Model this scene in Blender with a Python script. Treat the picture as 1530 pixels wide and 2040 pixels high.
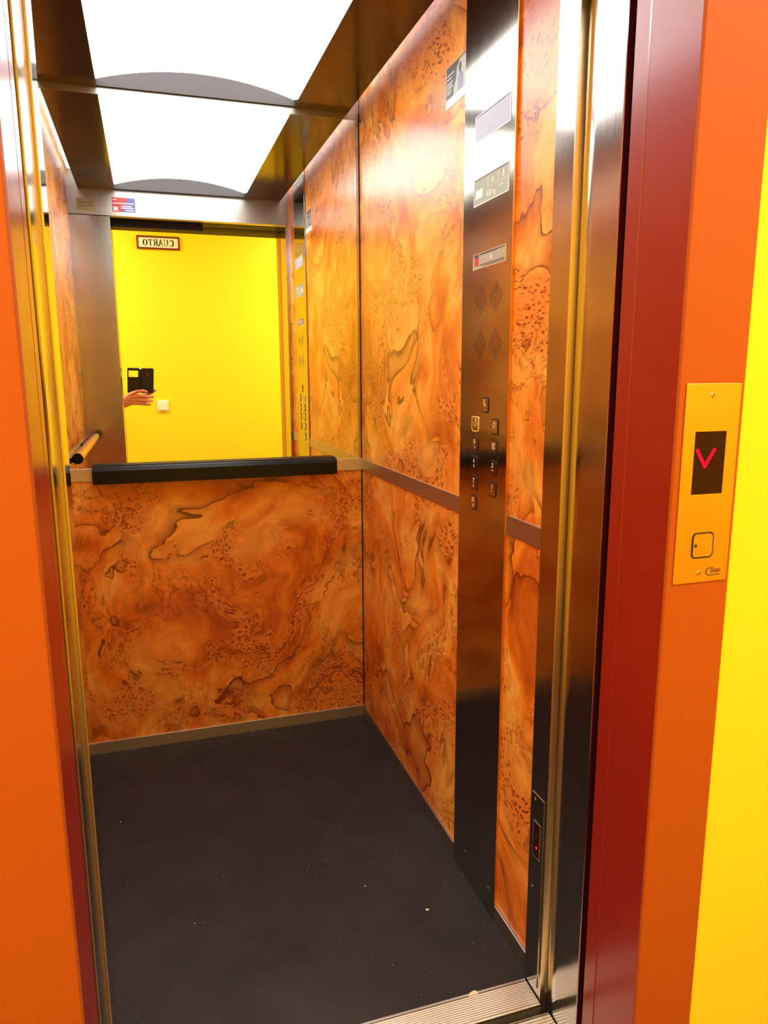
import bpy, bmesh, math, random
from mathutils import Vector, Matrix
random.seed(7)
for o in list(bpy.data.objects): bpy.data.objects.remove(o)
SC = bpy.context.scene
COL = SC.collection

# ---------------------------------------------------------------- camera
CAM = Vector((0.296, -2.475, 1.264))
YAW, PIT, ROL, FPX = 0.3072, -0.1869, -0.0037, 1457.36
FW = Vector((math.sin(YAW)*math.cos(PIT), math.cos(YAW)*math.cos(PIT), math.sin(PIT)))
_r = Vector((math.cos(YAW), -math.sin(YAW), 0)); _u = _r.cross(FW)
RT = _r*math.cos(ROL) + _u*math.sin(ROL)
UP = -_r*math.sin(ROL) + _u*math.cos(ROL)
cd = bpy.data.cameras.new('camera'); cam = bpy.data.objects.new('camera', cd); COL.objects.link(cam)
cd.sensor_fit = 'HORIZONTAL'; cd.sensor_width = 36.0; cd.lens = 36.0*FPX/1530.0
cd.clip_start = 0.01; cd.clip_end = 50
cam.matrix_world = Matrix(((RT.x, UP.x, -FW.x, CAM.x), (RT.y, UP.y, -FW.y, CAM.y), (RT.z, UP.z, -FW.z, CAM.z), (0, 0, 0, 1)))
SC.camera = cam
# ---------------------------------------------------------------- world, lights, exposure
w = bpy.data.worlds.new('world'); SC.world = w; w.use_nodes = True
w.node_tree.nodes['Background'].inputs['Color'].default_value = (1.0, 0.9, 0.75, 1)
w.node_tree.nodes['Background'].inputs['Strength'].default_value = 0.15
SC.view_settings.view_transform = 'Standard'
SC.view_settings.look = 'None'
SC.view_settings.exposure = 0.0
SC.view_settings.gamma = 1.0
SC.view_settings.use_curve_mapping = False
CAR_LIGHT = 6.3        # radiance of the car's ceiling diffuser
TUBE_LIGHT = 2.2      # tubes above the dropped ceiling
HALL_LIGHT = 42.0      # two round ceiling lamps of the landing

def hall_lamp(x, y):
    l = bpy.data.lights.new('landing_lamp_light', 'AREA'); l.shape = 'DISK'; l.size = 0.34; l.energy = HALL_LIGHT
    l.color = (1.0, 0.93, 0.82)
    o = bpy.data.objects.new('landing_lamp_light', l); COL.objects.link(o); o.location = (x, y, 2.535)
    return o
hall_lamp(-0.55, -2.6); hall_lamp(1.95, -2.6)

# ---------------------------------------------------------------- mesh helpers
class MB:
    def __init__(s): s.v = []; s.f = []
    def add(s, vs, fs):
        b = len(s.v); s.v += [tuple(v) for v in vs]; s.f += [tuple(b+i for i in f) for f in fs]; return s
    def box(s, x0, x1, y0, y1, z0, z1, c=0.0):
        x0, x1 = sorted((x0, x1)); y0, y1 = sorted((y0, y1)); z0, z1 = sorted((z0, z1))
        if c <= 0:
            v = [(x, y, z) for x in (x0, x1) for y in (y0, y1) for z in (z0, z1)]
            return s.add(v, [(0, 1, 3, 2), (4, 6, 7, 5), (0, 4, 5, 1), (2, 3, 7, 6), (0, 2, 6, 4), (1, 5, 7, 3)])
        bm = bmesh.new(); bmesh.ops.create_cube(bm, size=1)
        for q in bm.verts:
            q.co = Vector(((x0+x1)/2+q.co.x*(x1-x0), (y0+y1)/2+q.co.y*(y1-y0), (z0+z1)/2+q.co.z*(z1-z0)))
        bmesh.ops.bevel(bm, geom=bm.edges[:], offset=c, segments=2, affect='EDGES', profile=0.5)
        bm.verts.ensure_lookup_table()
        s.add([q.co[:] for q in bm.verts], [[q.index for q in f.verts] for f in bm.faces]); bm.free(); return s
    def prism(s, pts, a0, a1, axis='z', cap=True):
        """closed 2D outline extruded along axis; pts are (x,y) for z, (x,z) for y, (y,z) for x"""
        n = len(pts)
        def P(p, a): return {'z': (p[0], p[1], a), 'y': (p[0], a, p[1]), 'x': (a, p[0], p[1])}[axis]
        v = [P(p, a0) for p in pts] + [P(p, a1) for p in pts]
        f = [(i, (i+1) % n, n+(i+1) % n, n+i) for i in range(n)]
        if cap: f += [tuple(range(n-1, -1, -1)), tuple(range(n, 2*n))]
        return s.add(v, f)
    def tube(s, p0, p1, r0, r1=None, n=20, cap=True):
        r1 = r0 if r1 is None else r1
        p0, p1 = Vector(p0), Vector(p1); d = (p1-p0).normalized()
        a = d.orthogonal().normalized(); b = d.cross(a)
        v = [p0+(a*math.cos(t)+b*math.sin(t))*r0 for t in [2*math.pi*i/n for i in range(n)]]
        v += [p1+(a*math.cos(t)+b*math.sin(t))*r1 for t in [2*math.pi*i/n for i in range(n)]]
        f = [(i, (i+1) % n, n+(i+1) % n, n+i) for i in range(n)]
        if cap: f += [tuple(range(n-1, -1, -1)), tuple(range(n, 2*n))]
        return s.add(v, f)
    def build(s, name, mat, parent=None, smooth=False, xf=None):
        me = bpy.data.meshes.new(name)
        vs = [xf(v) for v in s.v] if xf else s.v
        me.from_pydata(vs, [], s.f)
        bm = bmesh.new(); bm.from_mesh(me); bmesh.ops.recalc_face_normals(bm, faces=bm.faces[:]); bm.to_mesh(me); bm.free()
        me.materials.append(mat)
        o = bpy.data.objects.new(name, me); COL.objects.link(o)
        if smooth:
            me.polygons.foreach_set('use_smooth', [True]*len(me.polygons))
            if smooth != 2:
                me.set_sharp_from_angle(angle=math.radians(35))
        if parent: o.parent = parent; o.matrix_parent_inverse = parent.matrix_basis.inverted()
        return o

def thing(name, label, cat, loc, group=None):
    o = bpy.data.objects.new(name, None); COL.objects.link(o); o.location = loc; o.empty_display_size = 0.02
    return tag(o, label, cat, group)
def tag(o, label, cat, group=None, kind=None):
    if label: o['label'] = label
    if cat: o['category'] = cat
    if group: o['group'] = group
    if kind: o['kind'] = kind
    return o
def struct(o, label=None):
    o['kind'] = 'structure'
    if label: o['label'] = label
    o['category'] = o.name.split('_')[0].split('.')[0]
    return o
def plane_xf(O, U, V, N):
    O, U, V, N = Vector(O), Vector(U), Vector(V), Vector(N)
    return lambda p: tuple(O + U*p[0] + V*p[1] + N*p[2])
def rrect(w, h, r, n=5, cx=0, cy=0):
    pts = []
    for (sx, sy, a0) in ((1, 1, 0), (-1, 1, 90), (-1, -1, 180), (1, -1, 270)):
        for i in range(n+1):
            a = math.radians(a0+90*i/n)
            pts.append((cx+sx*(w/2-r)+r*math.cos(a), cy+sy*(h/2-r)+r*math.sin(a)))
    return pts
def ring(mb, outer, inner, z0, z1):
    n = len(outer)
    v = [(p[0], p[1], z1) for p in outer]+[(p[0], p[1], z1) for p in inner]+[(p[0], p[1], z0) for p in outer]+[(p[0], p[1], z0) for p in inner]
    f = []
    for i in range(n):
        j = (i+1) % n
        f += [(i, j, n+j, n+i), (2*n+i, 3*n+i, 3*n+j, 2*n+j), (i, 2*n+i, 2*n+j, j), (n+i, n+j, 3*n+j, 3*n+i)]
    return mb.add(v, f)
def strokes(mb, lines, z0, z1):
    """each line: [(x,y),...], width"""
    for pts, wd in lines:
        for (a, b) in zip(pts[:-1], pts[1:]):
            a = Vector(a); b = Vector(b); d = (b-a)
            if d.length < 1e-9: continue
            t = d.normalized(); nrm = Vector((-t.y, t.x))*wd/2; a2 = a-t*wd*.2; b2 = b+t*wd*.2
            q = [a2+nrm, a2-nrm, b2-nrm, b2+nrm]
            mb.add([(p.x, p.y, z0) for p in q]+[(p.x, p.y, z1) for p in q],
                   [(0, 1, 2, 3), (7, 6, 5, 4), (0, 4, 5, 1), (1, 5, 6, 2), (2, 6, 7, 3), (3, 7, 4, 0)])
    return mb
def arc(cx, cy, rx, ry, a0, a1, n=10):
    return [(cx+rx*math.cos(math.radians(a0+(a1-a0)*i/n)), cy+ry*math.sin(math.radians(a0+(a1-a0)*i/n))) for i in range(n+1)]
def text_mb(txt, size, z0, z1, cx=0, cy=0, sx=1.0):
    cu = bpy.data.curves.new('t', 'FONT'); cu.body = txt; cu.size = size; cu.align_x = 'CENTER'; cu.align_y = 'CENTER'
    cu.extrude = (z1-z0)/2; cu.resolution_u = 3
    o = bpy.data.objects.new('t', cu); COL.objects.link(o)
    dg = bpy.context.evaluated_depsgraph_get(); me = bpy.data.meshes.new_from_object(o.evaluated_get(dg))
    mb = MB(); mb.add([(v.co.x*sx+cx, v.co.y+cy, v.co.z+(z0+z1)/2) for v in me.vertices], [tuple(p.vertices) for p in me.polygons])
    bpy.data.objects.remove(o); bpy.data.curves.remove(cu); bpy.data.meshes.remove(me)
    return mb

# ---------------------------------------------------------------- materials
class NT:
    def __init__(s, name):
        s.m = bpy.data.materials.new(name); s.m.use_nodes = True; s.t = s.m.node_tree
        s.b = s.t.nodes['Principled BSDF']; s.co = s.n('ShaderNodeTexCoord').outputs['Object']
    def n(s, typ, **k):
        nd = s.t.nodes.new(typ)
        for a, v in k.items():
            if hasattr(nd, a): setattr(nd, a, v)
        return nd
    def l(s, a, b): s.t.links.new(a, b)
    def val(s, sock, v):
        if isinstance(v, (int, float)): sock.default_value = v
        elif isinstance(v, (tuple, list)): sock.default_value = v if len(v) != 3 or len(sock.default_value) == 3 else tuple(v)+(1,)
        else: s.l(v, sock)
    def math(s, op, a, b=0.0, c=None):
        nd = s.n('ShaderNodeMath'); nd.operation = op; s.val(nd.inputs[0], a); s.val(nd.inputs[1], b)
        if c is not None: s.val(nd.inputs[2], c)
        return nd.outputs[0]
    def vmath(s, op, a, b):
        nd = s.n('ShaderNodeVectorMath'); nd.operation = op; s.val(nd.inputs[0], a); s.val(nd.inputs[1], b); return nd.outputs[0]
    def noise(s, vec, scale, detail=3, rough=.5, dist=0.0, color=False):
        nd = s.n('ShaderNodeTexNoise'); s.l(vec, nd.inputs['Vector']); nd.inputs['Scale'].default_value = scale
        nd.inputs['Detail'].default_value = detail; nd.inputs['Roughness'].default_value = rough; nd.inputs['Distortion'].default_value = dist
        return nd.outputs['Color'] if color else nd.outputs[0]
    def ramp(s, fac, stops, interp='LINEAR'):
        nd = s.n('ShaderNodeValToRGB'); cr = nd.color_ramp; cr.interpolation = interp
        while len(cr.elements) < len(stops): cr.elements.new(0.5)
        for e, (p, c) in zip(cr.elements, stops):
            e.position = p; e.color = (c, c, c, 1) if isinstance(c, (int, float)) else tuple(c)+(1,)
        s.val(nd.inputs[0], fac); return nd.outputs[0]
    def mix(s, f, a, b, typ='MIX'):
        nd = s.n('ShaderNodeMix'); nd.data_type = 'RGBA'; nd.blend_type = typ
        s.val(nd.inputs['Factor'], f)
        for i, v in ((6, a), (7, b)): s.val(nd.inputs[i], v)
        return nd.outputs[2]
    def bump(s, h, strength, dist=0.001):
        nd = s.n('ShaderNodeBump'); s.l(h, nd.inputs['Height']); nd.inputs['Strength'].default_value = strength; nd.inputs['Distance'].default_value = dist
        s.l(nd.outputs[0], s.b.inputs['Normal'])
    def set(s, **k):
        for a, v in k.items(): s.val(s.b.inputs[a.replace('_', ' ')], v)
        return s
def mp(nt, scale):
    return nt.vmath('MULTIPLY', nt.co, scale)

def mat_simple(name, col, rough=.5, metal=0.0, var=0.04, scale=60, spec=.5, coat=0.0, coat_r=.1, bump=0.0):
    nt = NT(name); n = nt.noise(nt.co, scale, 3)
    c2 = tuple(max(0, c*(1-var*3)) for c in col)
    nt.set(Base_Color=nt.mix(nt.ramp(n, [(.3, 1.0), (.7, 0.0)]), col+(1,), c2+(1,)), Metallic=metal,
           Specular_IOR_Level=spec, Coat_Weight=coat, Coat_Roughness=coat_r)
    nt.set(Roughness=nt.math('MULTIPLY_ADD', n, rough*.3, rough*.85))
    if bump: nt.bump(n, bump)
    return nt.m
def mat_emit(name, col, strength):
    nt = NT(name); nt.set(Base_Color=(.02, .0, .0, 1), Specular_IOR_Level=.1, Emission_Color=col+(1,), Emission_Strength=strength, Roughness=.5); return nt.m

def mat_burl(name):
    nt = NT(name)
    P = nt.co
    w1 = nt.noise(P, 1.9, 2, .5, 0, True)
    P1 = nt.vmath('ADD', P, nt.vmath('MULTIPLY', nt.vmath('SUBTRACT', w1, (.5, .5, .5)), (.7, .7, .45)))
    w2 = nt.noise(P1, 22, 3, .6, 0, True)
    P2 = nt.vmath('ADD', P1, nt.vmath('MULTIPLY', nt.vmath('SUBTRACT', w2, (.5, .5, .5)), (.030, .030, .030)))
    A = nt.noise(P2, 3.6, 5, .52, .3)
    base = nt.ramp(A, [(.30, (.46, .085, .008)), (.40, (.70, .165, .012)), (.48, (.92, .28, .024)), (.57, (.99, .46, .075)), (.64, (.97, .38, .05)), (.72, (.78, .21, .02))])
    fig = nt.noise(nt.vmath('MULTIPLY', P1, (1.0, 1.0, .20)), 48, 3, .5, .4)
    base = nt.mix(.5, base, nt.ramp(fig, [(.3, .66), (.58, 1.0)]), 'MULTIPLY')
    clean = nt.noise(P1, 2.4, 2, .5)                       # where the veneer is quiet or figured
    # growth lines: a hard dark edge that fades to one side
    V = nt.noise(P2, 2.1, 4, .5, .2)
    saw = nt.math('FRACT', nt.math('MULTIPLY', V, 7.0))
    edge = nt.ramp(saw, [(0.0, 1.0), (.035, .95), (.08, .5), (.38, 0.0), (.98, 0.0), (1.0, 1.0)])
    em = nt.ramp(nt.noise(P, 3.0, 2), [(.38, 0.18), (.52, 1.0)])
    c = nt.mix(nt.math('MULTIPLY', nt.math('MULTIPLY', edge, em), .92), base, (.15, .018, .003, 1))
    # clusters of burl eyes
    C = nt.noise(nt.vmath('ADD', P1, (3.1, 1.7, .4)), 4.6, 5, .6)
    cl = nt.ramp(C, [(.535, 0.0), (.575, 1.0)])
    halo = nt.ramp(C, [(.46, 0.0), (.60, 1.0)])
    c = nt.mix(nt.math('MULTIPLY', halo, .5), c, (.50, .085, .008, 1))
    vo = nt.n('ShaderNodeTexVoronoi'); vo.feature = 'F1'; nt.l(nt.vmath('MULTIPLY', P2, (1, 1, 1.3)), vo.inputs['Vector']); vo.inputs['Scale'].default_value = 78
    lightc = nt.ramp(vo.outputs['Distance'], [(.38, 0.0), (.58, 1.0)])
    c = nt.mix(nt.math('MULTIPLY', nt.math('MULTIPLY', lightc, cl), .6), c, (.88, .30, .04, 1))
    ringm = nt.ramp(vo.outputs['Distance'], [(0.0, .3), (.09, .5), (.17, 1.0), (.27, 1.0), (.38, 0.0)])
    pick = nt.ramp(vo.outputs['Color'], [(.22, 0.0), (.36, 1.0)])
    c = nt.mix(nt.math('MULTIPLY', nt.math('MULTIPLY', nt.math('MULTIPLY', ringm, pick), cl), .92), c, (.15, .018, .003, 1))
    # lone specks
    vs = nt.n('ShaderNodeTexVoronoi'); nt.l(P2, vs.inputs['Vector']); vs.inputs['Scale'].default_value = 34
    sp = nt.math('MULTIPLY', nt.ramp(vs.outputs['Distance'], [(.07, 1.0), (.13, 0.0)]), nt.ramp(vs.outputs['Color'], [(.72, 0), (.8, 1)]))
    c = nt.mix(nt.math('MULTIPLY', sp, .7), c, (.24, .03, .004, 1))
    # ragged crinkles around the clusters
    cr = nt.math('FRACT', nt.math('MULTIPLY', nt.noise(P2, 13, 3, .6, 1.2), 4.0))
    crm = nt.math('MULTIPLY', nt.ramp(cr, [(0, 1.0), (.10, .5), (.32, 0), (1, 0)]), nt.ramp(nt.noise(nt.vmath('ADD', P1, (.6, 5.7, 2.4)), 3.6, 4, .6), [(.53, 0.0), (.59, .9)]))
    c = nt.mix(crm, c, (.22, .03, .004, 1))
    nt.set(Base_Color=c, Roughness=nt.math('MULTIPLY_ADD', A, .10, .215), Specular_IOR_Level=.5)
    nt.bump(nt.noise(P, 14, 2), .12, .002)
    return nt.m

def mat_steel(name, col, rough, axis='z', streak=.10):
    nt = NT(name)
    sc = {'z': (420, 420, 3.0), 'x': (3.0, 420, 420), 'y': (420, 3.0, 420)}[axis]
    n = nt.noise(mp(nt, sc), 1.0, 3, .6)
    s2 = nt.noise(nt.co, 5, 3)
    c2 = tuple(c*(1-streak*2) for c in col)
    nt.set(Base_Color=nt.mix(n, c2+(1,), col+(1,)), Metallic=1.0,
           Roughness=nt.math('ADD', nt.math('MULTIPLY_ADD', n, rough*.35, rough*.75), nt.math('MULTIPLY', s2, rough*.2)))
    nt.bump(n, .05, .0003)
    return nt.m

def mat_floor():
    nt = NT('black_rubber')
    n = nt.noise(nt.co, 9, 5, .6); g = nt.noise(nt.co, 420, 3, .6)
    c = nt.mix(nt.ramp(n, [(.3, 0), (.75, 1)]), (.0125, .0115, .0125, 1), (.026, .024, .025, 1))
    vo = nt.n('ShaderNodeTexVoronoi'); nt.l(nt.co, vo.inputs['Vector']); vo.inputs['Scale'].default_value = 75
    dot = nt.math('MULTIPLY', nt.ramp(vo.outputs['Distance'], [(0, 1.0), (.10, 1.0), (.14, 0.0)]), nt.ramp(vo.outputs['Color'], [(.60, 0), (.70, 1)]))
    wear = nt.ramp(nt.noise(nt.co, 3.3, 3), [(.42, 0), (.7, 1)])
    c = nt.mix(nt.math('MULTIPLY', nt.math('MULTIPLY', dot, wear), .7), c, (.42, .40, .36, 1))
    # faint scuffs
    sc = nt.math('FRACT', nt.math('MULTIPLY', nt.noise(nt.co, 2.4, 2, .5, .4), 9))
    c = nt.mix(nt.math('MULTIPLY', nt.ramp(sc, [(0, .5), (.03, 0), (1, 0)]), wear), c, (.07, .065, .06, 1))
    nt.set(Base_Color=c, Roughness=.62, Specular_IOR_Level=.35)
    nt.bump(g, .25, .0006)
    return nt.m

def mat_wall(name, col, rough=.55, orange=.015):
    nt = NT(name); n = nt.noise(nt.co, 2.0, 3); f = nt.noise(nt.co, 260, 4, .6)
    c2 = (col[0]*.96, col[1]*.93, col[2])
    nt.set(Base_Color=nt.mix(n, col+(1,), c2+(1,)), Roughness=rough, Specular_IOR_Level=.2)
    nt.bump(f, .18, .0008); return nt.m

M = dict(
    burl=mat_burl('burl_laminate'),
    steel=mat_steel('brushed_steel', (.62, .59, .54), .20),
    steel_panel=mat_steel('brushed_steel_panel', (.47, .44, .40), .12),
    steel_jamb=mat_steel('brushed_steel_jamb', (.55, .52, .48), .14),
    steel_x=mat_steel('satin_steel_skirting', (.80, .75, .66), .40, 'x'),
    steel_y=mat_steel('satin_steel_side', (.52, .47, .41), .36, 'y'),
    polished=mat_steel('polished_steel', (.66, .63, .58), .055),
    sill=mat_steel('worn_aluminium', (.86, .80, .66), .42, 'x', .06),
    ceil=mat_steel('dark_bronze_steel', (.052, .034, .030), .16, 'y', .05),
    black=mat_simple('black_plastic', (.006, .006, .006), .30, var=0, spec=.22, scale=4),
    blackmatte=mat_simple('black_seal', (.008, .006, .006), .6),
    rubber=mat_floor(),
    endplate=mat_simple('dark_grey_end_plate', (.045, .038, .040), .5),
    red=mat_simple('dark_red_enamel', (.27, .014, .006), .30, var=.02, scale=30, spec=.35, coat=.4, coat_r=.16),
    orange=mat_wall('orange_paint', (.43, .088, .004), .6),
    yellow=mat_wall('yellow_paint', (.97, .72, .018), .5),
    white=mat_wall('white_paint', (.85, .82, .76), .6),
    tile=mat_simple('landing_tile', (.11, .075, .045), .6),
    lip=mat_steel('reflection_tinted_steel', (.92, .72, .50), .24),  # steel of the lips; golden reflection of the yellow landing put into its colour
    header=mat_steel('satin_steel_header', (.50, .47, .42), .34, 'x'),
    brass=mat_steel('gold_anodised_plate', (.96, .52, .14), .30),
    glassdark=mat_simple('dark_lens', (.03, .006, .002), .3, spec=.15),
    ivory=mat_simple('ivory_plastic', (.88, .85, .72), .35, var=.01),
    lcd=mat_simple('pale_blue_display', (.50, .58, .74), .6, spec=.15, var=.01),
    label1=mat_simple('grey_green_label', (.40, .47, .42), .6, spec=.2, var=.02),
    label2=mat_simple('beige_label', (.42, .38, .30), .6, spec=.2, var=.02),
    print_white=mat_simple('white_print', (.88, .92, .86), .4, var=.0),
    print_dark=mat_simple('dark_print', (.06, .045, .035), .5, var=.0),
    print_red=mat_simple('red_print', (.50, .03, .03), .4, var=.0),
    print_blue=mat_simple('blue_print', (.10, .10, .34), .4, var=.0),
    photo_dark=mat_simple('dark_photo_print', (.035, .022, .022), .35, var=.1),
    photo_light=mat_simple('light_photo_print', (.50, .50, .44), .35, var=.1, scale=200),
    photo_blue=mat_simple('blue_photo_print', (.20, .24, .36), .35, var=.1, scale=200),
    olive=mat_simple('olive_sticker', (.30, .27, .12), .5, var=.05),
    glyph=mat_simple('raised_glyph', (.90, .72, .55), .3, metal=.6, var=.0),
    amber=mat_simple('amber_ring', (.90, .52, .08), .3, var=.0),
    frame_red=mat_simple('red_wood_frame', (.13, .012, .005), .5),
    letter=mat_simple('gold_brown_letter', (.07, .04, .008), .6, var=.0),
    chrome=mat_simple('chrome_screw', (.8, .77, .7), .15, metal=1.0, var=.0),
    crumb=mat_simple('crumb', (.80, .72, .55), .7),
    skin=None,
    sleeve=mat_simple('dark_sleeve_fabric', (.03, .03, .045), .9),
)
nt = NT('skin'); nn = nt.noise(nt.co, 60, 3)
nt.set(Base_Color=nt.mix(nn, (.62, .25, .15, 1), (.50, .17, .10, 1)), Roughness=.5, Subsurface_Weight=.08); nt.bump(nt.noise(nt.co, 350, 3), .2, .001)
M['skin'] = nt.m
nt = NT('mirror_glass'); nt.set(Base_Color=(.93, .94, .91, 1), Metallic=1.0, Roughness=nt.math('MULTIPLY', nt.noise(nt.co, 2, 2), .012)); M['mirror'] = nt.m
nt = NT('opal_diffuser'); nz = nt.noise(nt.co, 3, 2)
nt.set(Base_Color=(.9, .9, .9, 1), Roughness=.4, Emission_Color=nt.mix(nz, (.93, .98, 1.0, 1), (1.0, .985, .95, 1)), Emission_Strength=CAR_LIGHT); M['diffuser'] = nt.m
M['tube'] = mat_emit('lamp_tube', (.80, .90, 1.0), TUBE_LIGHT)
M['red_led'] = mat_emit('red_led', (1.0, .0, .03), 1.1)
M['dot_led'] = mat_emit('small_red_led', (1.0, .03, .03), 4.0)
M['lamp'] = mat_emit('landing_lamp_opal', (1.0, .95, .85), 3.0)

# ================================================================ SETTING: the car shell
YF = -1.28           # inner face of the car's front wall
JL, JR = .175, .985  # door opening, left and right
ZC = 2.09            # dropped ceiling
ZT = 2.24            # true ceiling of the car

# floor
fl = struct(MB().box(0, 1, YF-.005, 0, -.03, 0).build('floor', M['rubber']), 'black rubber floor mat of the lift car')
# back wall
wb = struct(MB().box(-.02, 1.02, .012, .04, -.03, ZT).build('wall_back', M['steel_x']), 'back wall of the lift car')
MB().box(.002, .9985, .0, .012, .042, .931).build('burl_panel', M['burl'], wb)
MB().box(.002, .9985, -.001, .012, 2.071, ZT).build('steel_header', M['header'], wb)
MB().box(.987, .9985, -.002, .012, .972, 2.071).build('mirror_edge_strip', M['steel'], wb)
MB().box(.0015, .012, -.002, .012, .972, 2.071).build('mirror_edge_strip', M['steel'], wb)
mir = MB().box(.012, .987, .0, .008, .972, 2.071).build('mirror', M['mirror'])
tag(mir, 'tall wall mirror above the black handrail in the lift car', 'mirror')
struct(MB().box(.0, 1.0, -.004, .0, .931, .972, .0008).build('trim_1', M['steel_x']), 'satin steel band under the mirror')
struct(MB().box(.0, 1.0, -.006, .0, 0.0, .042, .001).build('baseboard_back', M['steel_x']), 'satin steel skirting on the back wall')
# right wall
wr = struct(MB().box(1.012, 1.04, YF-.02, .04, -.03, ZT).build('wall_right', M['steel']), 'right wall of the lift car')
MB().box(1.0, 1.012, -.868, -.003, .972, ZT).build('burl_panel', M['burl'], wr)
MB().box(1.0, 1.012, -.868, -.003, .042, .931).build('burl_panel', M['burl'], wr)
MB().box(1.0, 1.012, YF, -1.112, .972, ZT).build('burl_panel', M['burl'], wr)
MB().box(1.0, 1.012, YF, -1.112, .042, .931).build('burl_panel', M['burl'], wr)
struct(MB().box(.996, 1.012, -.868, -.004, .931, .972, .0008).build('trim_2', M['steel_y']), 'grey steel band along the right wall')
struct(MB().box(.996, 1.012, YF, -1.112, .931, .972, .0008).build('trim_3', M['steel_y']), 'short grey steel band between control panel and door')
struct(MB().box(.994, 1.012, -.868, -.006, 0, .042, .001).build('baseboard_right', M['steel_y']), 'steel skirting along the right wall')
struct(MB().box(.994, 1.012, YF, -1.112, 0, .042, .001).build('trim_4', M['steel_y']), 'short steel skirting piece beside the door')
struct(MB().box(.9965, 1.0, -.005, -.001, .042, 2.09).build('trim_5', M['blackmatte']), 'dark corner strip between mirror and right wall')
# left wall
wl = struct(MB().box(-.04, -.012, YF-.02, .04, -.03, ZT).build('wall_left', M['steel']), 'left wall of the lift car')
MB().box(-.012, 0, YF, -.003, .972, ZT).build('burl_panel', M['burl'], wl)
MB().box(-.012, 0, YF, -.003, .042, .931).build('burl_panel', M['burl'], wl)
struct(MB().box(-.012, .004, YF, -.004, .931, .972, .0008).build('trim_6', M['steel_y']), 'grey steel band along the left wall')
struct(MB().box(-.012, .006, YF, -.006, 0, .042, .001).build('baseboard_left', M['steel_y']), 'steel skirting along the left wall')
# front wall of the car: left return, header, right jamb
wf = struct(MB().box(-.02, JL-.0005, YF-.045, YF-.002, -.03, 1.976).build('wall_front', M['steel']), 'front wall of the lift car beside the door')
MB().box(.0, JL, YF-.002, YF, 0, 1.976).build('return_panel', M['steel'], wf)
MB().box(JL-.0005, JL+.0008, YF-.0615, YF-.001, 0, 1.98).build('return_edge', M['polished'], wf)
MB().box(JL-.016, JL+.0008, YF-.0655, YF-.0615, 0, 1.98, .0006).build('return_lip', M['lip'], wf)
MB().box(.0, 1.0, YF-.045, YF, 1.980, ZT).build('header_panel', M['header'], wf)
MB().box(JR+.0006, 1.03, YF-.060, YF-.001, 0, 1.98).build('right_jamb_core', M['steel'], wf)
# right car jamb with rounded outer lip that turns to face the landing
pts = [(JR, YF), (1.0, YF)] + [(1.0, YF-.0605), (JR, YF-.0605)]
MB().box(JR, 1.006, YF-.0648, YF-.0605, -.03, 1.98, .0008).build('jamb_lip', M['lip'], wf)
MB().prism(pts, -.03, 1.98).build('right_jamb', M['steel_jamb'], wf, smooth=True)
# dropped ceiling
cl = struct(MB().box(-.02, 1.02, YF-.05, .04, ZT, ZT+.02).build('ceiling', M['white']), 'white ceiling of the lift car above the dropped panels')
MB().box(.046, .205, YF, -.002, ZC, ZC+.040, .0012).build('side_panel', M['ceil'], cl)
MB().box(.787, .963, YF, -.002, ZC, ZC+.040, .0012).build('side_panel', M['ceil'], cl)

# ceiling light: vaulted opal diffuser with dark end plates
lt = thing('ceiling_light', 'vaulted glowing white ceiling light between two dark side panels', 'ceiling light', (.496, -.64, ZC))
def vault(x, rise=.043, x0=.205, x1=.787):
    t = (x-x0)/(x1-x0)*2-1; return ZC+.019+rise*(1-t*t)
N = 28; xs = [.205+(.787-.205)*i/N for i in range(N+1)]
mb = MB(); v = []
for x in xs: v += [(x, YF+.03, vault(x)), (x, -.012, vault(x))]
mb.add(v, [(2*i, 2*i+1, 2*i+3, 2*i+2) for i in range(N)])
v = []
for x in xs: v += [(x, YF+.03, vault(x)+.003), (x, -.012, vault(x)+.003)]
mb.add(v, [(2*i, 2*i+1, 2*i+3, 2*i+2) for i in range(N)])
mb.build('diffuser', M['diffuser'], lt, smooth=2)
for (y0, y1) in ((-.012, -.006), (YF+.024, YF+.03)):
    MB().prism([(x, vault(x)+.004) for x in xs]+[(x, ZC+.001) for x in reversed(xs)], y0, y1, 'y').build('end_plate', M['endplate'], lt)
for x in (.018, .982):
    tt = MB().tube((x+(.004 if x < .5 else -.004), YF+.06, ZC+.075), (x+(.004 if x < .5 else -.004), -.06, ZC+.075), .011, n=12).build('lamp_tube', M['tube'], lt, smooth=True)

struct(MB().box(-.2, 1.2, -1.50, -1.26, -.09, -.0305).build('floor_threshold', M['blackmatte']), 'dark threshold slab under the two sills')

# ================================================================ handrails
rb = thing('handrail', 'black extruded handrail in front of the mirror on the back wall', 'handrail', (.505, -.03, .955))
prof = [(-.006, .934), (-.050, .926), (-.056, .929), (-.056, .968), (-.050, .979), (-.043, .981), (-.041, .977), (-.030, .9785), (-.028, .9835), (-.010, .9835), (-.006, .980)]
MB().prism(prof, .1165, .8935, 'x').build('rail', M['black'], rb)
for x in (.114, .8935):
    MB().prism([(p[0]*1.0, p[1]) for p in prof], x, x+.0025, 'x').build('end_cap', M['black'], rb)
for x in (.25, .76): MB().box(x-.015, x+.015, -.012, -.004, .940, .965).build('bracket', M['black'], rb)
rl = thing('handrail', 'round golden steel handrail with black end cap on the left wall', 'handrail', (.06, -.6, .985))
MB().tube((.051, -.235, .981), (.051, -1.17, .981), .0165, n=28).build('rail', M['brass'], rl, smooth=True)
for y0, y1 in ((-.220, -.237), (-1.168, -1.184)): MB().tube((.051, y0, .981), (.051, y1, .981), .0185, n=28).build('end_cap', M['black'], rl, smooth=True)
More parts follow.
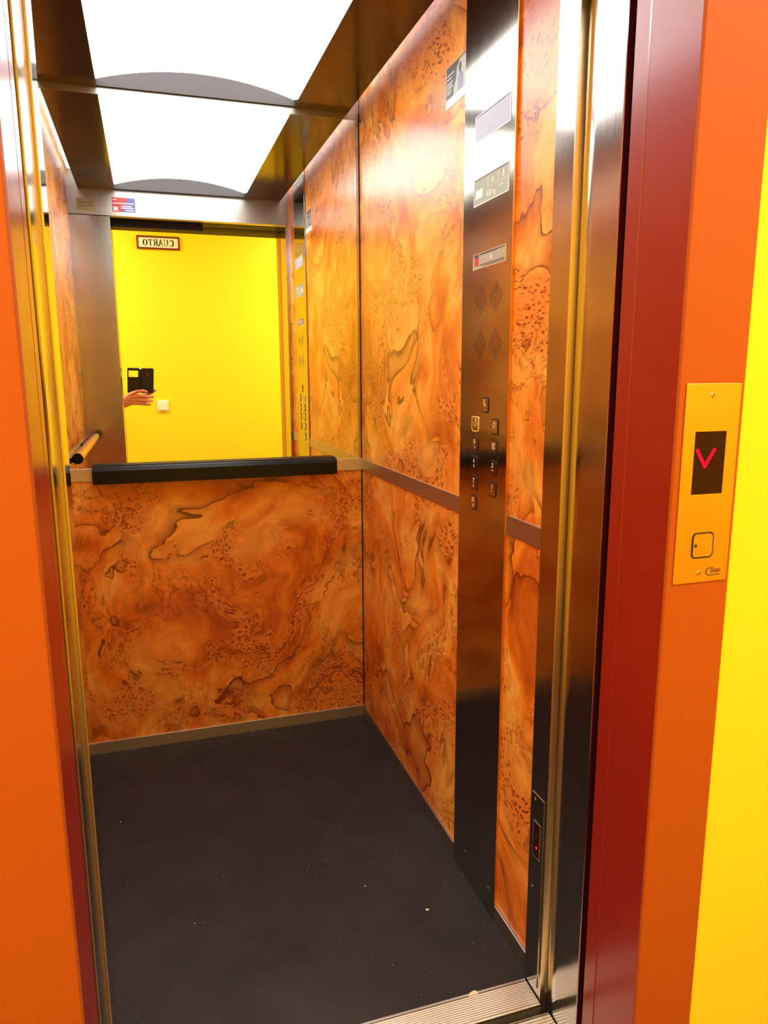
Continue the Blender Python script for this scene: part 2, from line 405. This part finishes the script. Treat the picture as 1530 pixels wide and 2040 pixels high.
for y in (-.36, -.95):
    MB().tube((.004, y, .955), (.040, y, .972), .009, n=16).tube((.004, y, .955), (.008, y, .955), .02, n=20).build('bracket', M['black'], rl, smooth=True)

# ================================================================ control panel
XP = .9945; Y0, Y1 = -.872, -1.113
cp = thing('control_panel', 'tall brushed steel lift control panel with floor buttons on the right wall', 'control panel', (1.0, -.99, 0))
fp = MB().box(XP, 1.001, Y1, Y0, .003, 2.2, .0007).build('face_plate', M['steel_panel'], cp)
MB().box(XP-.0004, 1.001, Y1-.0022, Y1, .003, 2.2).build('edge_strip', M['brass'], cp)['label'] = 'bright golden edge strip'
def cpx(y, z, e=0.0): return plane_xf((XP-e, y, z), (0, -1, 0), (0, 0, 1), (-1, 0, 0))
XS = -.0
# indicator windows (the first is the floor display)
def window(y0, y1, z0, z1, mat, name, label):
    cy, cz = (y0+y1)/2, (z0+z1)/2; W, H = abs(y1-y0), z1-z0
    mb = MB(); ring(mb, rrect(W+.003, H+.003, .0012, 2), rrect(W-.001, H-.001, .0008, 2), 0, .0008)
    fr = mb.build('window_bezel', M['steel_x'], cp, xf=cpx(cy, cz))
    o = MB().box(-W/2, W/2, -H/2, H/2, 0, .0004).build(name, mat, cp, xf=cpx(cy, cz)); o['label'] = label
    sh = MB().box(-W/2, W/2, H/2-.002, H/2, .0004, .0007).build('window_shadow_gap', M['blackmatte'], o, xf=cpx(cy, cz))  # black strip painted in as shade below the bezel's top edge
    return o, cpx(cy, cz), W, H
o, xf, W, H = window(-.931, -1.093, 1.7455, 1.796, M['lcd'], 'display', 'pale blue blank floor display')
o, xf, W, H = window(-.930, -1.091, 1.618, 1.671, M['label1'], 'capacity_plate', 'grey green plate marked 450 kg')
mb = MB()
for k, (x, t) in enumerate(((-.012, '('), (.008, 'o'), (.036, '/'), (.058, '6'))):
    q = text_mb(t, .022, .0004, .0008, x, .012); mb.add(q.v, q.f)
q = text_mb('450', .017, .0004, .0008, -.008, -.013); mb.add(q.v, q.f)
q = text_mb('kg', .013, .0004, .0008, .016, -.014); mb.add(q.v, q.f)
q = text_mb('6 pers.', .009, .0004, .0008, .048, -.008); mb.add(q.v, q.f)
mb.box(-.072, -.038, -.014, .004, .0004, .0008).box(-.03, .07, .0, .0008, .0004, .0008)
mb.build('lettering', M['print_white'], o, xf=xf)
o, xf, W, H = window(-.931, -1.085, 1.487, 1.517, M['label2'], 'notice_plate', 'beige notice label with dark print lines')
MB().box(-.070, -.050, -.009, .007, .0004, .0007).build('emblem', M['print_red'], o, xf=xf)
mb = MB().box(-.070, -.050, .007, .012, .0004, .0007)
for z, a, b in ((-.0085, -.045, .072), (-.0120, -.03, .072), (.0125, -.04, .04)): mb.box(a, b, z-.0007, z+.0007, .0004, .0007)
mb.build('print_lines', M['print_dark'], o, xf=xf)
text_mb('N', .013, .0004, .0007, .012, .001).build('letter', M['print_white'], o, xf=xf)
# speaker perforations: four diamonds of holes
for cy, cz in ((-.973, 1.420), (-1.046, 1.421), (-.974, 1.325), (-1.048, 1.325)):
    mb = MB(); n = 9
    for i in range(n):
        for j in range(n):
            a = (i-(n-1)/2)/(n-1); b = (j-(n-1)/2)/(n-1)
            u = (a+b)*.062/2*1.0; vv = (a-b)*.062/2
            pts = [(u+.0014*math.cos(t), vv+.0014*math.sin(t)) for t in [math.pi/3*k for k in range(6)]]
            mb.add([(p[0], p[1], .0003) for p in pts]+[(u, vv, .0003)], [(k, (k+1) % 6, 6) for k in range(6)])
            pts2 = [(u+.0016*math.cos(t), vv-.0012+.0016*math.sin(t)) for t in (math.pi*1.1, math.pi*1.5, math.pi*1.9)]
    tag(mb.build('speaker_grille', M['blackmatte'], cp, xf=cpx(cy, cz)), None, None, None, 'stuff')
# buttons
def braille(dots): return [(.0035*(d > 2), -.0035*((d) % 3)) for d in dots]
def button(y, z, kind, lit=False):
    xf = cpx(y, z)
    b = MB(); b.prism(rrect(.0295, .029, .004), .0, .0018); bt = b.build('button', M['steel_panel'], cp, xf=xf)
    mb = MB(); ring(mb, rrect(.0345, .034, .006), rrect(.0297, .0292, .0042), 0, .0012 if not lit else .0022)
    r = mb.build('button_ring', M['amber'] if lit else M['blackmatte'], bt, xf=xf)
    if lit: r['label'] = 'amber ring of the alarm button'
    mb = MB(); z0, z1 = .0018, .0026
    if kind.isdigit():
        q = text_mb(kind, .015, z0, z1, -.001, .005); mb.add(q.v, q.f)
        for (dx, dy) in braille({'0': (1, 3, 4), '1': (0,), '2': (0, 1), '3': (0, 3), '4': (0, 3, 4), '5': (0, 4)}[kind]):
            mb.tube((-.002+dx, -.005+dy, z0), (-.002+dx, -.005+dy, z1), .0011, n=8)
    elif kind == 'bell':
        strokes(mb, [(arc(0, .004, .005, .007, 0, 180), .0014), ([(-.005, .004), (-.006, -.003), (.006, -.003), (.005, .004)], .0014), ([(0, -.004), (0, -.006)], .002)], z0, z1)
    elif kind == 'phone':
        strokes(mb, [([(-.005, .011), (-.004, .007), (-.003, .003), (.001, -.002), (.004, -.002)], .0026), ([(-.006, .011), (-.002, .011)], .003)], z0, z1)
    elif kind == 'open':
        strokes(mb, [([(-.0015, .009), (-.006, .003), (-.0015, -.003)], .0014), ([(.0015, .009), (.006, .003), (.0015, -.003)], .0014)], z0, z1)
    elif kind == 'close':
        strokes(mb, [([(-.006, .009), (-.0025, .003), (-.006, -.003)], .0014), ([(.006, .009), (.0025, .003), (.006, -.003)], .0014), ([(0, .010), (0, -.004)], .0014)], z0, z1)
    mb.build('symbol', M['glyph'], bt, xf=xf)
button(-1.007, 1.196, 'phone'); button(-.959, 1.152, 'bell', True)
button(-.958, 1.107, '5'); button(-.957, 1.063, '4'); button(-.957, 1.018, '2'); button(-.956, .973, '0')
button(-1.056, 1.152, 'open'); button(-1.054, 1.107, 'close'); button(-1.053, 1.063, '3'); button(-1.053, 1.017, '1')
for y, z in ((-.944, .069), (-1.080, .063)):
    MB().tube((0, 0, 0), (0, 0, .0012), .0035, .0025, n=14).build('screw', M['chrome'], cp, xf=cpx(y, z))

# door sensor plate on the right car jamb
sp = thing('door_sensor', 'dark narrow door sensor with red light low on the right car jamb', 'sensor', (JR, -1.315, .25))
def spx(y, z): return plane_xf((JR, y, z), (0, -1, 0), (0, 0, 1), (-1, 0, 0))
MB().box(-.025, .0235, -.215, .205, -.0, .0016).build('sensor_plate', M['steel_panel'], sp, xf=spx(-1.3095, .235))
mb = MB(); ring(mb, rrect(.027, .078, .0005, 1), rrect(.024, .075, .0005, 1), .0016, .0022); mb.build('window_rim', M['steel_x'], sp, xf=spx(-1.3105, .344))
MB().box(-.012, .012, -.0375, .0375, .0016, .0019).build('sensor_window', M['glassdark'], sp, xf=spx(-1.3105, .344))
MB().tube((0, 0, .0018), (0, 0, .0030), .0019, n=12).build('red_light', M['dot_led'], sp, xf=spx(-1.312, .328))
MB().tube((0, 0, .0018), (0, 0, .0026), .0025, n=12).build('lens', M['chrome'], sp, xf=spx(-1.309, .350))
for z in (.43, .235): MB().tube((0, 0, .0016), (0, 0, .0026), .003, .002, n=12).build('screw', M['chrome'], sp, xf=spx(-1.300, z))

# ================================================================ paper things in the car
pf = plane_xf((1.0, -.75, 1.867), (0, -1, 0), (0, 0, 1), (-1, 0, 0))
po = MB().box(0, .116, 0, .087, 0, .001).build('poster', M['print_white'], None, xf=pf)
tag(po, 'small printed notice showing a figure in blue, high on the right wall', 'notice')
MB().box(.002, .116, .020, .087, .001, .0013).build('photo_background', M['photo_dark'], po, xf=pf)
MB().prism([(.045, .020), (.116, .020), (.116, .084), (.080, .084), (.063, .070), (.060, .05), (.048, .035)], .0013, .0016, 'z').build('photo_light_area', M['photo_light'], po, xf=pf)
MB().prism([(.070, .022), (.098, .022), (.100, .045), (.092, .055), (.080, .055), (.070, .045)], .0016, .0019, 'z').build('photo_coat', M['photo_blue'], po, xf=pf)
MB().prism([(.082+.007*math.cos(t), .066+.011*math.sin(t)) for t in [math.pi*k/6 for k in range(12)]], .0016, .0019, 'z').build('photo_hair', M['photo_dark'], po, xf=pf)
mb = MB()
for z, L in ((.068, .040), (.060, .026), (.051, .032), (.046, .030), (.041, .032), (.035, .026), (.030, .022)): mb.box(.008, .008+L, z, z+.0018, .0013, .0017)
mb.build('print_lines', M['print_white'], po, xf=pf)
def fx(x, z): return plane_xf((x, YF, z), (-1, 0, 0), (0, 0, 1), (0, 1, 0))   # seen from inside: u runs to -x
st = MB().box(-.050, .050, -.031, .031, 0, .0008).build('sticker', M['print_red'], None, xf=fx(.239, 2.029))
tag(st, 'red and blue sticker on the steel header above the door', 'sticker')
MB().prism([(-.05, .031), (-.05, -.031), (.012, -.031), (-.02, .031)], .0008, .001, 'z').build('blue_field', M['print_blue'], st, xf=fx(.239, 2.029))
mb = MB().box(.026, .044, -.026, -.010, .001, .0013)
for z, a, b in ((-.006, -.035, .012), (-.014, -.044, .012), (-.024, -.044, -.006), (.006, -.044, .046), (.022, .028, .045)): mb.box(a, b, z-.0018, z+.0018, .001, .0013)
mb.build('print_lines', M['print_white'], st, xf=fx(.239, 2.029))
st = MB().box(-.040, .040, -.025, .025, 0, .0008).build('sticker', M['olive'], None, xf=fx(.078, 2.022))
tag(st, 'faded olive sticker on the steel header near the left corner', 'sticker')
mb = MB()
for z, a, b in ((-.004, -.03, -.004), (-.008, .002, .03), (.008, -.03, .03)): mb.box(a, b, z-.001, z+.001, .0008, .001)
mb.build('print_lines', M['print_dark'], st, xf=fx(.078, 2.022))

# ================================================================ sills
def ridged(name, label, x0, x1, y0, y1, z, n, edge_front, edge_back):
    s = thing(name, label, 'door sill', ((x0+x1)/2, (y0+y1)/2, z-.02))
    MB().box(x0, x1, y0, y1, z-.03, z-.0035).build('base', M['sill'], s)
    a, b = y0+edge_front, y1-edge_back
    p = (b-a)/n
    src = MB().box(x0, x1, 0, p*.85, -.0036, 0, .0007).build('ridge', M['sill'], s); src.location = (src.location.x, a, z)
    inv = s.matrix_basis.inverted()
    src.matrix_parent_inverse = inv
    for i in range(1, n):
        c = src.copy(); COL.objects.link(c); c.parent = s; c.matrix_parent_inverse = inv; c.location = (0, a+p*i, z)
    if edge_front > .001: MB().box(x0, x1, y0, a-.0008, z-.006, z-.001, .0006).build('front_lip', M['sill'], s)
    if edge_back > .001: MB().box(x0, x1, b+.0006, y1, z-.004, z+.0008, .0005).build('back_strip', M['steel_y'], s)['label'] = 'brown steel edging strip'
ridged('car_sill', 'ridged aluminium door sill at the edge of the black floor mat', -.01, JR-.002, -1.352, -1.2845, .001, 11, .006, .006)
ridged('landing_sill', 'lower ridged aluminium sill nearest the landing', .0, .990, -1.462, -1.372, -.002, 12, .006, .003)

# ================================================================ landing door frame
XR = .992; XLm = .1735
def frame_side(xf_):
    """profile drawn for the right side; xf_ maps (x,y)"""
    pass
df = struct(bpy.data.objects.new('door_1', None), 'landing door frame of red enamel and steel'); COL.objects.link(df)
def side(m):
    fx_ = (lambda x: x) if m > 0 else (lambda x: XLm-(x-XR))
    # steel slam post: turned lip near the car, flat face, thin outer edge
    pts = [(XR+.030, -1.3455), (1.0000, -1.3455), (.9995, -1.3462), (.9953, -1.366), (.9928, -1.379), (.9922, -1.3855), (XR, -1.391), (XR, -1.393), (XR, -1.425), (XR, -1.4615),
           (XR, -1.462), (XR+.0008, -1.464), (XR+.004, -1.464), (XR+.03, -1.464)]
    if m < 0:
        pts = [(XR+.030, -1.350), (XR+.0012, -1.350), (XR+.0008, -1.351), (XR+.0015, -1.385), (XR+.0005, -1.393), (XR, -1.396), (XR, -1.461), (XR, -1.462), (XR+.03, -1.464)]
    MB().prism([(fx_(x), y) for x, y in pts], -.03, 1.98).build('steel_post', M['steel_jamb'], df, smooth=True)
    MB().box(fx_(XR+.03), fx_(XR+.02), -1.482, -1.462, -.03, 1.99).build('seal', M['blackmatte'], df)
    # red enamel: narrow strip, groove, wide strip
    pts = [(XR+.03, -1.478), (XR+.0035, -1.478), (XR+.002, -1.4795), (XR+.002, -1.511), (XR+.0035, -1.5125), (XR+.0035, -1.5145), (XR+.002, -1.516),
           (XR+.004, -1.6165), (XR+.006, -1.6195), (XR+.03, -1.6195)]
    MB().prism([(fx_(x), y) for x, y in pts], -.03, 2.0).build('red_jamb', M['red'], df)
side(1); side(-1)
xa, xb = XLm-.002, XR+.002
MB().prism([(-1.478, 2.06), (-1.478, 1.983), (-1.511, 1.979), (-1.5125, 1.981), (-1.516, 1.979), (-1.6205, 1.977), (-1.6205, 2.06)], xa-.03, xb+.03, 'x').build('header_soffit', M['blackmatte'], df)
MB().box(xa-.03, xb+.03, -1.464, -1.36, 1.984, 2.06).build('steel_header', M['blackmatte'], df)
MB().box(XLm, .598, -1.445, -1.400, 1.954, 1.984).build('door_hanger_cover', M['blackmatte'], df)
# sliding leaves parked at the left
for k, (y0, y1, x1) in enumerate(((-1.362, -1.347, .150), (-1.400, -1.368, .150), (-1.455, -1.418, .150))):
    o = struct(MB().box(-.42, x1, y0, y1, .006, 1.975, .002).build('door_%d' % (k+2), M['steel']), ('steel sliding door leaf parked left, nearest the car', 'middle steel sliding door leaf parked left', 'steel sliding door leaf parked left, nearest the landing')[k])

# ================================================================ landing
HB = -3.30
struct(MB().box(-1.4, 2.6, HB-.1, -1.48, -.13, -.03).box(-1.4, 2.6, -1.62, -1.464, -.031, -.004).build('floor_landing', M['tile']), 'tiled landing floor')
struct(MB().box(-1.4, 2.6, HB-.1, -1.48, 2.56, 2.66).build('ceiling_landing', M['white']), 'white ceiling of the landing')
wh = MB()
for a in ((-1.4, XLm-.026, -.03, 2.56), (XR+.026, 2.6, -.03, 2.56), (XLm-.026, XR+.026, 2.055, 2.56)): wh.box(a[0], a[1], -1.619, -1.50, a[2], a[3])
wh = struct(wh.build('wall_landing_front', M['yellow']), 'yellow landing wall around the lift door')
OW = .1075
def orange_band(x0, x1, z0, z1): return MB().box(x0, x1, -1.622, -1.60, z0, z1, .0018)
struct(orange_band(XR+.0042, XR+.002+OW+.006, -.03, 2.10).build('trim_7', M['orange']), 'orange painted band right of the lift door')
struct(orange_band(XLm-.002-OW-.16, XLm-.0025, -.03, 2.10).build('trim_8', M['orange']), 'orange painted band left of the lift door')
struct(orange_band(XLm-.002-OW-.16, XR+.002+OW+.006, 1.979, 2.10).build('trim_9', M['orange']), 'orange painted band above the lift door')
struct(MB().box(-1.4, 2.6, HB-.1, HB, -.13, 2.66).build('wall_landing_back', M['yellow']), 'yellow landing wall opposite the lift')
struct(MB().box(-1.5, -1.4, HB-.1, -1.48, -.13, 2.66).build('wall_landing_left', M['yellow']), 'yellow landing wall at the left end')
struct(MB().box(2.6, 2.7, HB-.1, -1.48, -.13, 2.66).build('wall_landing_right', M['yellow']), 'yellow landing wall at the right end')
for x, lab in ((-.55, 'round ceiling lamp on the landing above the left side of the door'), (1.95, 'round ceiling lamp on the landing right of the door')):
    L = thing('ceiling_lamp', lab, 'ceiling lamp', (x, -2.6, 2.56))
    MB().tube((x, -2.6, 2.56), (x, -2.6, 2.547), .19, n=36).build('base', M['ivory'], L, smooth=True)
    MB().tube((x, -2.6, 2.547), (x, -2.6, 2.538), .18, .165, n=36).build('shade', M['lamp'], L, smooth=True)

# call panel
cpn = thing('call_panel', 'golden call plate with red down arrow on the orange band', 'call panel', (1.054, -1.622, 1.1))
cf = lambda dx, z: plane_xf((dx, -1.622, z), (1, 0, 0), (0, 0, 1), (0, -1, 0))
K = cf(1.0535, 1.1045)
MB().box(-.047, .0475, -.1445, .1445, 0, .0018, .0005).build('plate', M['brass'], cpn, xf=K)
sc = MB().box(-.0265, .0265, -.045, .045, .0018, .0024).build('display', M['glassdark'], cpn, xf=cf(1.0535, 1.137))
mb = MB()
for i in range(5):
    for s in (-1, 1):
        if i == 4 and s > 0: continue
        cx_, cz_ = s*(.0145-.0036*i)-.0075, .018-.0056*i
        mb.tube((cx_, cz_, .0024), (cx_, cz_, .0030), .0031, n=12)
        if i < 4: mb.tube((cx_-s*.0018, cz_-.0028, .0024), (cx_-s*.0018, cz_-.0028, .0029), .0026, n=12)
mb.build('down_arrow', M['red_led'], sc, xf=cf(1.0535, 1.137))['label'] = 'glowing red down arrow'
bf = cf(1.0535, 1.016)
bt = MB().prism(rrect(.0335, .0335, .005), .0016, .0030).build('button', M['brass'], cpn, xf=bf)
mb = MB(); ring(mb, rrect(.0385, .039, .007), rrect(.0338, .0343, .0055), .0018, .0024); mb.build('button_ring', M['photo_dark'], bt, xf=bf)
MB().tube((-.0125, 0, .003), (-.0125, 0, .0034), .0024, n=14).build('dot', M['blackmatte'], bt, xf=bf)
mb = MB(); strokes(mb, [([(.000, .002), (.004, -.002), (.008, .004)], .0012), ([(-.004, .0035), (.009, .0035)], .0006)], .003, .0036); mb.build('down_arrow', M['chrome'], bt, xf=bf)
for dx, z in ((1.0525, 1.233), (1.0515, .9745)):
    s_ = MB().tube((0, 0, .0018), (0, 0, .0030), .0042, .0032, n=18).build('screw', M['brass'], cpn, xf=cf(dx, z))
    MB().box(-.0012, .0012, -.0012, .0012, .003, .0031).build('slot', M['blackmatte'], s_, xf=cf(dx, z))
mb = MB(); strokes(mb, [(arc(-.007, .0, .006, .0055, 70, 270, 14), .0013), ([(-.007, -.0055), (.013, -.0052)], .0013), ([(-.005, .0053), (.001, .0053)], .0012)], .0018, .0022)
q = text_mb('ENIA', .0092, .0018, .0022, .0042, .0004, .92); mb.add(q.v, q.f)
mb.build('logo', M['letter'], cpn, xf=cf(1.0765, .9752))

# floor sign and light switch on the opposite wall (both seen in the mirror)
sg = thing('floor_sign', 'framed white sign reading CUARTO high on the opposite yellow wall', 'sign', (.43, HB, 2.19))
S_ = 5.775/5.295
def hb(px_x, px_z):   # point of the y=+2.82 plane carried on to the real wall
    return (CAM.x+(px_x-CAM.x)*S_, CAM.z+(px_z-CAM.z)*S_)
ax, az = hb(.280, 2.077); bx, bz = hb(.553, 2.160)
sw_, sh_ = bx-ax, bz-az
hf = lambda x, z: plane_xf((x, HB, z), (-1, 0, 0), (0, 0, 1), (0, 1, 0))
H_ = hf((ax+bx)/2, (az+bz)/2)
MB().box(-sw_/2+.008, sw_/2-.008, -sh_/2+.008, sh_/2-.008, .001, .008).build('plate', M['ivory'], sg, xf=H_)
mb = MB(); ring(mb, rrect(sw_, sh_, .001, 1), rrect(sw_-.022, sh_-.022, .001, 1), 0, .014); mb.build('frame', M['frame_red'], sg, xf=H_)
h = .021; lt_, tk = .0042, .0085; a = 0.036
def at(i, L): return [([(p[0]+(-2.5+i)*a, p[1]) for p in pts], wd) for pts, wd in L]
L = []
L += at(0, [(arc(0, 0, .014, h, 50, 310, 16), lt_+.001), (arc(-.003, 0, .011, h*.9, 110, 250, 8), tk), ([(.009, h*.78), (.010, h*.45)], .003), ([(.009, -h*.78), (.010, -h*.5)], .002)])
L += at(1, [([(-.010, h), (-.010, -h*.4)], tk), ([(.011, h), (.011, -h*.4)], lt_), (arc(.0005, -h*.4, .0105, h*.6, 180, 360, 10), lt_), ([(-.015, h), (-.005, h)], lt_), ([(.006, h), (.016, h)], lt_)])
L += at(2, [([(-.013, -h), (0, h)], lt_), ([(0, h), (.012, -h)], tk), ([(-.008, -h*.25), (.008, -h*.25)], lt_), ([(-.017, -h), (-.009, -h)], lt_), ([(.007, -h), (.018, -h)], lt_)])
L += at(3, [([(-.009, h), (-.009, -h)], tk), ([(-.013, h), (.002, h)], lt_), (arc(.001, h*.5, .009, h*.5, 90, -90, 8), lt_+.0015), ([(.001, 0), (-.009, 0)], lt_), ([(.001, 0), (.013, -h)], tk), ([(-.014, -h), (-.004, -h)], lt_)])
L += at(4, [([(0, h), (0, -h)], tk), ([(-.013, h), (.013, h)], lt_), ([(-.013, h), (-.013, h*.6)], lt_), ([(.013, h), (.013, h*.6)], lt_), ([(-.005, -h), (.005, -h)], lt_)])
L += at(5, [(arc(0, 0, .014, h, 0, 360, 24), lt_), (arc(0, 0, .012, h*.93, 140, 220, 6), tk), (arc(0, 0, .012, h*.93, -40, 40, 6), tk)])
mb = MB(); strokes(mb, L, .008, .0092); mb.build('lettering', M['letter'], sg, xf=H_)
sx0, sz0 = hb(.350, 1.012); sx1, sz1 = hb(.424, 1.092)
ls = thing('light_switch', 'square ivory light switch on the opposite yellow wall', 'light switch', ((sx0+sx1)/2, HB, (sz0+sz1)/2))
W_ = hf((sx0+sx1)/2, (sz0+sz1)/2); q = (sx1-sx0)
MB().box(-q/2, q/2, -q/2, q/2, 0, .010, .0025).build('cover_plate', M['ivory'], ls, xf=W_)
MB().box(-q/2+.011, q/2-.011, -q/2+.011, q/2-.011, .010, .016, .0015).build('rocker', M['ivory'], ls, xf=W_)
MB().tube((0, -.004, .016), (0, -.004, .0166), .0022, n=12).build('indicator', M['print_dark'], ls, xf=W_)

# ================================================================ crumbs on the mat
def crumb(x, y, r, label):
    bm = bmesh.new(); bmesh.ops.create_icosphere(bm, subdivisions=1, radius=r)
    for v in bm.verts: v.co = Vector((v.co.x*(1+random.uniform(-.4, .5)), v.co.y*(.8+random.uniform(-.3, .3)), v.co.z*.5+r*.45))
    mb = MB(); mb.add([(v.co.x+x, v.co.y+y, max(v.co.z, 0)) for v in bm.verts], [[v.index for v in f.verts] for f in bm.faces]); bm.free()
    tag(mb.build('crumb', M['crumb'], None), label, 'crumb')
crumb(.858, -1.033, .0045, 'largest pale crumb on the mat near the control panel')
crumb(.740, -.907, .0022, 'tiny pale crumb near the middle of the black mat')
crumb(.146, -.433, .0022, 'tiny pale crumb at the left of the black mat')
crumb(.325, -.906, .0018, 'tiny pale crumb on the mat near the left door post')
tag(MB().prism([(.850, -1.2905), (.873, -1.2905), (.872, -1.283), (.866, -1.281), (.856, -1.284)], .0, .0022, 'z').build('paint_chip', M['crumb'], None), 'pale scrap lying where the mat meets the ridged sill', 'scrap')

# ================================================================ phone and hand (seen in the mirror)
def cl_(r, u, f): return tuple(CAM + RT*r + UP*u + FW*f)
pxf = lambda p: cl_(*p)
ph = thing('phone', 'black smartphone in an open flip case held up in one hand', 'phone', cl_(0, -.04, -.008))
MB().prism(rrect(.078, .158, .009, 5, .002, -.041), -.0115, -.0045, 'z').build('phone_body', M['black'], ph, xf=pxf)
MB().prism(rrect(.080, .160, .010, 5, .002, -.041), -.0045, -.0030, 'z').build('case_back', M['blackmatte'], ph, xf=pxf)
mb = MB(); ring(mb, arc(0, 0, .0085, .0085, 0, 337.5, 15), arc(0, 0, .0062, .0062, 0, 337.5, 15), -.0032, -.0022); mb.build('camera_ring', M['chrome'], ph, xf=pxf)
def cvx(p):   # flip cover, hinged a little backwards
    u = -.042-p[0]; th = math.radians(8); return cl_(-.042-u*math.cos(th), p[1], -.008+p[2]-u*math.sin(th))
cv = MB()
co = rrect(.074, .160, .008, 5, -.083, -.041); ci = rrect(.058, .040, .002, 5, -.084, .002)
ring(cv, co, ci, -.0012, .0012)
cv = cv.build('flip_cover', M['blackmatte'], ph, xf=cvx)
nt = NT('clear_window'); nt.set(Base_Color=(1, 1, 1, 1), Roughness=.05, Transmission_Weight=1.0, IOR=1.1, Specular_IOR_Level=.3)
MB().prism(rrect(.059, .041, .002, 5, -.084, .002), -.0004, .0004, 'z').build('cover_window', nt.m, cv, xf=cvx)
MB().box(-.046, -.037, -.117, .030, -.0105, -.006).build('spine', M['blackmatte'], ph, xf=pxf)

def zz(u, v, f): # pixel of the enlarged mirror crop -> camera-local metres
    return ((u-690)*.000325, -(v-515)*.000315, f)
caps = []
def chain(pts, rs):
    for (a, b), (r0, r1) in zip(zip(pts[:-1], pts[1:]), zip(rs[:-1], rs[1:])): caps.append((a, b, r0, r1))
wr_ = zz(215, 1120, -.022)
chain([wr_, zz(350, 930, -.006), zz(470, 850, .014), zz(580, 832, .020), zz(655, 852, .013)], [.030, .0150, .0118, .0108, .0090])
chain([wr_, zz(370, 970, -.002), zz(500, 935, .020), zz(640, 950, .021), zz(790, 965, .008)], [.030, .0150, .0120, .0112, .0096])
chain([wr_, zz(380, 1030, -.002), zz(520, 1015, .022), zz(660, 1030, .021), zz(775, 1045, .008)], [.030, .0150, .0118, .0110, .0094])
chain([wr_, zz(380, 1090, -.004), zz(520, 1085, .020), zz(640, 1105, .018), zz(735, 1120, .006)], [.030, .0145, .0110, .0104, .0088])
chain([wr_, zz(420, 1010, -.034), zz(640, 985, -.038), zz(800, 900, -.030), zz(868, 850, -.024)], [.030, .0190, .0150, .0105, .0088])
chain([zz(320, 1000, -.014), zz(320, 1100, -.014)], [.022, .022])
chain([zz(420, 1000, -.006), zz(430, 1080, -.006)], [.016, .015])
elbow = Vector(zz(215, 1130, -.015)) + Vector((-.13, -.16, -.12))
chain([wr_, tuple(elbow)], [.024, .036])
bm = bmesh.new()
for a, b, r0, r1 in caps:
    a, b = Vector(a), Vector(b); L_ = (b-a).length; n = max(2, int(L_/.004))
    for i in range(n+1):
        t = i/n; bmesh.ops.create_icosphere(bm, subdivisions=2, radius=r0+(r1-r0)*t, matrix=Matrix.Translation(a.lerp(b, t)))
me = bpy.data.meshes.new('tmp'); bm.to_mesh(me); bm.free()
to = bpy.data.objects.new('tmp', me); COL.objects.link(to)
m1 = to.modifiers.new('r', 'REMESH'); m1.mode = 'VOXEL'; m1.voxel_size = .0022
m2 = to.modifiers.new('s', 'SMOOTH'); m2.factor = .5; m2.iterations = 3
dg = bpy.context.evaluated_depsgraph_get(); me2 = bpy.data.meshes.new_from_object(to.evaluated_get(dg))
bpy.data.objects.remove(to)
for v in me2.vertices: v.co = Vector(cl_(*v.co))
me2.materials.clear(); me2.materials.append(M['skin']); me2.polygons.foreach_set('use_smooth', [True]*len(me2.polygons))
pr = thing('person', 'hand and forearm in a dark sleeve holding up the black phone', 'person', cl_(*wr_))
hd = bpy.data.objects.new('hand', me2); COL.objects.link(hd); hd.parent = pr; hd.matrix_parent_inverse = pr.matrix_basis.inverted(); hd.name = 'hand'
for tip, d in ((zz(655, 850, .018), (.6, .2, .8)),):
    pass
sl = MB(); e2 = elbow+Vector((-.12, -.20, -.16))
wv = Vector(wr_)
pA = wv.lerp(elbow, .45); sl.tube(cl_(*pA), cl_(*elbow), .038, .047, n=24).tube(cl_(*elbow), cl_(*e2), .047, .058, n=24)
sl.build('sleeve', M['sleeve'], pr, smooth=True)
